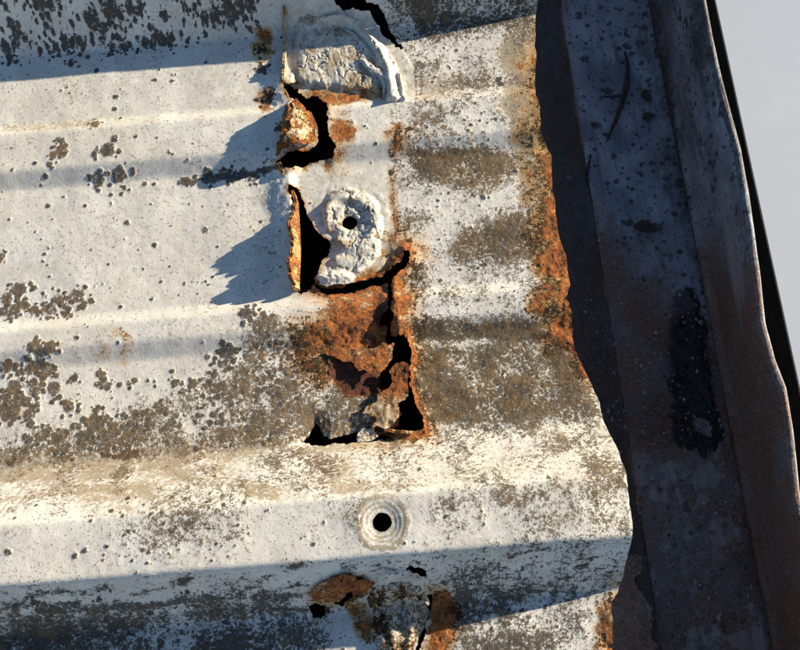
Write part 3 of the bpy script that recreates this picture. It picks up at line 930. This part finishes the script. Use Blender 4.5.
q1 = lambda x, y: np.hypot(x - SCREW1[0], y - SCREW1[1])
o = lump('sealant_ring', [(314, 207), (324, 190), (345, 183), (366, 186), (382, 198), (389, 215), (386, 244), (384, 264), (366, 275), (344, 281), (330, 279), (324, 264), (333, 246), (320, 226)],
         lambda x, y, d: 0.5 * sm(0, 2, d) + 1.0 * np.exp(-((q1(x, y) - 9.5) / 2.2) ** 2) * sm(0, 2, d) - 0.5 * sm(6, 2.5, q1(x, y)) + 0.6+ 0.22 * np.sin(q1(x, y) * 1.3 + 5 * fbm(x, y, 12.0, 2, 9)) * sm(0, 2, d), 401, (SCREW1[0], SCREW1[1], 2.7), 0.6, feather=4.0, dirt_=
         lambda x, y, d, n: 0.22 + 0.5 * sm(0.5, 0.62, n))
o['label'] = 'cracked white sealant ring around the empty screw hole in the pan'
o = lump('sealant_smear', [(288, 22), (300, 10), (322, 6), (345, 14), (366, 30), (380, 50), (386, 76), (384, 98), (360, 97), (330, 95), (306, 91), (290, 84), (287, 52)],
         lambda x, y, d: 0.9 + 0.9 * sm(0, 5, d) + 0.45 * (fbm(x + 0.25 * y, y * 0.22, 1.8, 4, 15, 0.55) - 0.5) * sm(0, 3, d), 421, None, 0.5, feather=4.0, dirt_=
         lambda x, y, d, n: 0.30 + 0.5 * sm(0.45, 0.6, n), rust_=lambda x, y, d, n: 0.46 * sm(on(340, 84)[1], on(340, 96)[1], y))
o['label'] = 'thick hand-smeared sealant over the torn rib at the top'
RIB = poly([(318, 20), (330, 17), (345, 21), (358, 31), (370, 42), (381, 56), (388, 72), (393, 100)])


def ribbon_h(x, y, d):
    q, t = linedist(RIB, x, y)
    w = 1.4 + 1.5 * t
    return 1.5 + 2.1 * np.clip(1 - (q / (w * 0.75 + 0.3)) ** 2, 0, 1) * sm(0.0, 0.15, t) + 0.9 * np.clip(1 - ((q - w * 1.5) / 0.8) ** 2, 0, 1)


o = lump('sealant_ribbon', [(312, 21), (324, 12), (345, 14), (362, 25), (377, 38), (392, 55), (404, 78), (408, 102), (385, 102), (382, 82), (374, 66), (362, 52), (350, 40), (338, 29), (322, 26)], ribbon_h, 441, None, 0.5, 0.12)
o['label'] = 'peeling curled ribbon of white sealant'
o = lump('sealant_ribbon', [(356, 60), (364, 58), (374, 66), (384, 70), (389, 78), (387, 100), (381, 100), (380, 84), (368, 76)],
         lambda x, y, d: 1.6 + 1.2 * sm(0, 1.5, d), 447, None, 0.4, 0.1)
# corroded fastener under grey sealant at the lower edge
MND = [(366, 600), (372, 586), (384, 579), (402, 577), (420, 582), (428, 592), (427, 615), (421, 640), (416, 668), (410, 690), (372, 690), (372, 650), (370, 625)]
cM = on(398, 612)
o = lump('corroded_fastener', MND, lambda x, y, d: 2.6 * sm(0, 4.0, d) + 0.5 * np.sin(x * 1.3 + 2 * fbm(x, y, 6.0, 2, 3)) * sm(1, 4, d), 461, None, 1.3,
         lambda x, y, d, n: 0.55 + 0.5 * sm(0.5, 0.7, n), lambda x, y, d, n: 0.18 + 0.35 * sm(0.5, 0.65, n), lambda x, y, d, n: 0.75 + 0 * x, lich_=lambda x, y, d, n: 0.50 + sm(0.5, 0.66, n) * 0.4, ldk=0.6)
o['label'] = 'corroded fastener buried in grey sealant below the rib'
o = flake('rust_flake', [(310, 594), (318, 584), (334, 578), (352, 577), (366, 579), (374, 586), (366, 594), (352, 592), (344, 600), (330, 604), (316, 606)],
          lambda x, y, d: 1.8 + 1.6 * sm(0, 4, d), 481, lambda x, y, d, n: 0.60 + 0.8 * (n - 0.5), 0.0, 0.4, 0.4, relief=1.6)
o['label'] = 'orange brown rust flake left of the corroded fastener'
o = flake('sealant_flake', [(368, 572), (384, 567), (400, 569), (412, 573), (424, 578), (420, 586), (400, 584), (380, 584)],
          lambda x, y, d: 0.9 + 1.4 * sm(0, 2, d), 491, 0.1, 0.1, 0.3, 0.8, relief=1.6, ldk=0.9)

# ------------------------------------------------------------------ gutter
gut = empty('gutter', (100, 0, -56))
tag(gut, 'rusted grey gutter with dented lip running beside the roof sheet', 'gutter')
G0 = np.array([100, 0, -56])
gy = np.concatenate([-170 - np.cumsum(2.0 * 1.06 ** np.arange(40))[::-1], np.arange(-170, 240, 0.7), 240 + np.cumsum(2.0 * 1.06 ** np.arange(40))])


def dent(y):
    """how far the lip leans out of line (mm), larger towards the near end"""
    k = [(706, 0), (713, 40), (722, 80), (732, 118), (741, 150), (748, 190), (754, 230), (760, 275), (765, 322), (775, 360), (786, 388), (793, 430), (800, 497)]
    P = np.array([at(u, v, -10)[:2] for u, v in k])
    P = P[np.argsort(P[:, 1])]
    return np.interp(y, P[:, 1], P[:, 0]) - 124.0


def sweep(name, prof, attrs_fun, seed, rough=0.5, per=0.8, hole_fun=None):
    """prof(t array, y array) -> x, z; builds one long gutter face"""
    t = np.linspace(0, 1, per)
    T, Yg = np.meshgrid(t, gy)
    xg, zg = prof(T, Yg)
    n = fbm(Yg, T * 40 + seed * 3.7, 9.0, 5, seed, 0.6)
    n2 = fbm(Yg, T * 60 + seed * 1.7, 40.0, 3, seed + 9)
    zg = zg + (n - 0.5) * rough + (n2 - 0.5) * rough * 1.5
    xg = xg + (np.roll(n, 91, 0) - 0.5) * rough * 0.6
    a = attrs_fun(xg, Yg, zg, T, n)
    hf = hole_fun(xg, Yg, zg, T, n) if hole_fun else None
    o = grid_mesh(name, xg - G0[0], Yg, zg - G0[2], M_GUT, gut, hf, a, 0.8)
    return o


FLZ = -56.0
yv = lambda v, u=640: at(u, v, FLZ)[1]


def floor_attr(x, y, z, t, n):
    big = fbm(x, y, 30, 4, 501)
    # rusted from the middle of the picture towards the near end, blue-grey paint above
    a = sm(yv(150), yv(260), y + (x - 85) * 1.35 + (big - 0.5) * 50)
    r = 0.10 + 0.62 * a
    r = np.where(y < yv(430), r * (0.95 + 0.9 * (big - 0.45)), r)
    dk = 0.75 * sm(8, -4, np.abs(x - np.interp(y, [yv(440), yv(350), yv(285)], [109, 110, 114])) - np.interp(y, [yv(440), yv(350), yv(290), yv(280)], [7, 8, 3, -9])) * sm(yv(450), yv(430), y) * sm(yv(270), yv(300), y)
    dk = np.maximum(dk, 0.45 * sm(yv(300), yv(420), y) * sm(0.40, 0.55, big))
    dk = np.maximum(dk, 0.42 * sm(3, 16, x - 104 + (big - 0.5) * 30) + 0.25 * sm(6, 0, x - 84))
    pl = 0.62 * sm(0.48, 0.60, fbm(x, y, 13, 5, 503, 0.65)) * sm(yv(400), yv(470), y)
    return dict(rust=r, pale=pl, dark=dk)


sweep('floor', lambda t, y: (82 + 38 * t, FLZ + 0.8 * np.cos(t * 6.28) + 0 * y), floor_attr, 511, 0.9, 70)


def back_attr(x, y, z, t, n):
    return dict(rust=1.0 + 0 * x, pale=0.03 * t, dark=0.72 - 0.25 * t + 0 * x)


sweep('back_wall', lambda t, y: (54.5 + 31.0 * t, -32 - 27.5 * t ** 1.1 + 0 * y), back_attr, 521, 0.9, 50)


def front_attr(x, y, z, t, n):
    big = fbm(y, t * 20, 26, 4, 531)
    r = 0.12 + 0.62 * sm(yv(120, 720), yv(330, 740), y + (big - 0.5) * 80)
    p = 0.30 * np.exp(-((t - 0.25) / 0.2) ** 2) * sm(yv(150, 700), yv(260, 700), y) + 0.75 * np.exp(-((t - 0.72) / 0.18) ** 2) * sm(yv(170, 740), yv(235, 740), y) * sm(yv(400, 740), yv(300, 740), y)
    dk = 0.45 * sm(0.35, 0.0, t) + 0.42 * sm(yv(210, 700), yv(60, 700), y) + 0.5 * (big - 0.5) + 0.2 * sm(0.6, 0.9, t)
    return dict(rust=r, pale=p, dark=dk)


def front_prof(t, y):
    dd = dent(y) * t ** 1.5
    # foot bead, then the wall
    bead = 1.6 * np.exp(-((t - 0.13) / 0.05) ** 2)
    return 119.9 + 1.6 * t + dd - bead, FLZ + 45.0 * t + bead * 0.4


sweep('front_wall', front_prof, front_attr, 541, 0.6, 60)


def lip_attr(x, y, z, t, n):
    big = fbm(y, t * 10, 18, 4, 551)
    return dict(rust=0.15 + 0.6 * sm(yv(200, 750), yv(330, 760), y + (big - 0.5) * 60) * sm(0.9, 0.5, t), pale=0.25 * sm(0.5, 0.95, t) * sm(yv(180, 750), yv(330, 760), y), dark=0.62 - 0.35 * sm(yv(180, 750), yv(330, 760), y))  # dark lowers the colour at the far end, dimming the sunlit lip


def lip_prof(t, y):
    a = np.pi * (1.0 - t) * 0.95
    return 121.5 + dent(y) + 1.5 + 1.5 * np.cos(a), -11.0 + 1.3 * np.sin(a) - 3.0 * sm(0.8, 1.0, t)


sweep('lip', lip_prof, lip_attr, 561, 0.35, 14)


def flange_hole(x, y, z, t, n):
    return 0.35 + 0.55 * (fbm(y, y * 0 + 2, 9.0, 4, 571, 0.65) - 0.5) * 1.6 - np.abs(t - 0.35) * 1.0


sweep('torn_flange', lambda t, y: (60 + 24 * t, -33.0 - 12 * t + 0 * y), lambda x, y, z, t, n: dict(rust=0.85 + 0 * x, pale=0.06 * sm(0.45, 0.75, t), dark=0.25 + 0 * x), 581, 0.8, 40,
      lambda x, y, z, t, n: np.minimum(flange_hole(x, y, z, t, n), (at(640, 555, -38)[1] - y) * 0.4 + (n - 0.5) * 2))

# ------------------------------------------------------------------ litter in the gutter


def tube(name, pts, rad, mat, seed, branches=()):
    rsx = np.random.RandomState(seed)
    V, F = [], []

    def one(pts, rad):
        P = np.array(pts, float)
        seg = np.concatenate([[0], np.cumsum(np.linalg.norm(np.diff(P, axis=0), axis=1))])
        n = max(8, int(seg[-1] / 1.0))
        s = np.linspace(0, seg[-1], n)
        Q = np.stack([np.interp(s, seg, P[:, k]) for k in range(3)], 1)
        Q[:, :2] += (rsx.rand(n, 2) - 0.5) * 0.35
        b = len(V)
        for i in range(n):
            tg = Q[min(i + 1, n - 1)] - Q[max(i - 1, 0)]
            tg /= np.linalg.norm(tg)
            sd = np.cross(tg, [0, 0, 1.0])
            sd /= np.linalg.norm(sd)
            un = np.cross(sd, tg)
            r = np.interp(s[i] / seg[-1], np.linspace(0, 1, len(rad)), rad) * (0.85 + 0.3 * rsx.rand())
            for k in range(8):
                a = k * math.pi / 4
                V.append(Q[i] + sd * r * math.cos(a) + un * r * math.sin(a))
        for i in range(n - 1):
            for k in range(8):
                F.append((b + i * 8 + k, b + i * 8 + (k + 1) % 8, b + (i + 1) * 8 + (k + 1) % 8, b + (i + 1) * 8 + k))
        F.append(tuple(b + k for k in range(8))[::-1])
        F.append(tuple(b + (n - 1) * 8 + k for k in range(8)))
    one(pts, rad)
    for bp, br in branches:
        one(bp, br)
    return raw_mesh(name, V, F, mat)


g3 = lambda u, v, z=FLZ + 1.6: at(u, v, z)
o = tube('twig', [g3(625, 52), g3(628, 66), g3(627, 84), g3(622, 104), g3(614, 124), g3(607, 141)], [0.5, 0.95, 1.1, 1.0, 0.7, 0.3], M_TWIG, 7,
         [([g3(626, 95), g3(614, 96), g3(601, 97)], [0.6, 0.45, 0.2])])
tag(o, 'thin dark forked twig lying on the blue-grey gutter floor', 'twig')
o = tube('plant_stem', [g3(591, 155), g3(588, 170), g3(586, 190)], [0.5, 0.45, 0.2], M_TWIG, 9)
tag(o, 'short straight dark stem near the back wall of the gutter', 'stem')


def leaf(name, u, v, length, width, ang, curl, mat, seed, zoff=1.5):
    c = at(u, v, FLZ + zoff)
    n, m = 26, 15
    s, w = np.meshgrid(np.linspace(-1, 1, n), np.linspace(-1, 1, m))
    half = width * 0.5 * np.clip(1 - np.abs(s) ** 1.7, 0, 1) ** 0.8 * (1 - 0.35 * s) + 0.05
    half = half * (0.55 + 0.9 * fbm(s * 6 + seed, np.sign(w) * 3.0 + 0 * s, 1.6, 3, seed + 60, 0.6))
    px = s * length * 0.5
    py = w * half
    pz = curl * (w ** 2) * half * 0.9 + 0.25 * curl * length * 0.2 * s ** 2 + (fbm(px, py, 2.5, 3, seed) - 0.5) * 0.9
    ca, sa = math.cos(ang), math.sin(ang)
    o = grid_mesh(name, px * ca - py * sa, px * sa + py * ca, pz, mat, None, None, {}, 0.25)
    o.location = Vector(c) * MM
    return o


o = leaf('dead_leaf', 645, 229, 9.5, 6.0, math.radians(-20), 0.9, M_LEAF, 3)
tag(o, 'small curled dead leaf on the gutter floor above the black sludge', 'leaf')
o = leaf('paint_chip', 703, 428, 9.0, 5.5, math.radians(-60), 0.25, M_CHIP, 5, 2.6)
tag(o, 'pale grey chip lying on the black sludge in the gutter', 'chip')
o = leaf('dead_leaf', 647, 96, 6.5, 4.2, math.radians(-70), 0.3, M_LEAF, 6)
tag(o, 'flat dark leaf scrap right of the twig in the gutter', 'leaf')
o = leaf('dead_leaf', 649, 117, 6.0, 3.6, math.radians(10), 0.5, M_LEAF, 8)
tag(o, 'small dark leaf scrap below the flat one beside the twig', 'leaf')

SP = np.array([at(u, v, FLZ)[:2] for u, v in [(690, 268), (700, 285), (708, 310), (714, 350), (722, 400), (730, 440), (712, 452), (690, 448), (676, 440), (672, 400), (672, 350), (676, 310), (684, 284)]])
A, B = np.meshgrid(np.arange(SP[:, 0].min() - 2, SP[:, 0].max() + 2, 0.4), np.arange(SP[:, 1].min() - 2, SP[:, 1].max() + 2, 0.4))
na = fbm(A, B, 4.0, 5, 601, 0.65)
d = -sdf(SP, A + (na - 0.5) * 11, B + (np.roll(na, 31, 1) - 0.5) * 11)
o = grid_mesh('sludge', A, B, FLZ - 0.6 + 2.2 * sm(0, 5, d) + (na - 0.5) * 2.6, M_SLUDGE, None, d, {}, 1.5)
tag(o, 'patch of wet black sludge on the gutter floor', 'sludge', 'stuff')

# pale grit scattered along the gutter: far too fine to count
rg = np.random.RandomState(11)
V, F = [], []
for k in range(2400):
    y = rg.uniform(yv(640), yv(180))
    x = rg.uniform(70, 118)
    if rg.rand() > (0.12 if y > yv(300) else 0.85):
        continue
    r = 0.14 + 0.9 * rg.rand() ** 6
    zf = (FLZ + 0.2 if x > 82 else -32 - 27.5 * ((x - 54.5) / 31.0) ** 1.1) + (2.2 if (100 < x < 116 and yv(440) < y < yv(290)) else 0)
    b = len(V)
    for dx, dy, dz in ((1, 0, 0), (0, 1, 0), (-1, 0, 0), (0, -1, 0), (0, 0, 0.8), (0, 0, -0.8)):
        j = 0.6 + 0.8 * rg.rand()
        V.append((x + dx * r * j, y + dy * r * j * 1.2, zf + 0.3 + dz * r * j))
    for i in range(4):
        F.append((b + i, b + (i + 1) % 4, b + 4))
        F.append((b + (i + 1) % 4, b + i, b + 5))
o = raw_mesh('grit', V, F, M_GRIT, None, False)
tag(o, 'pale grit and crumbs scattered over the rusty gutter floor', 'grit', 'stuff')
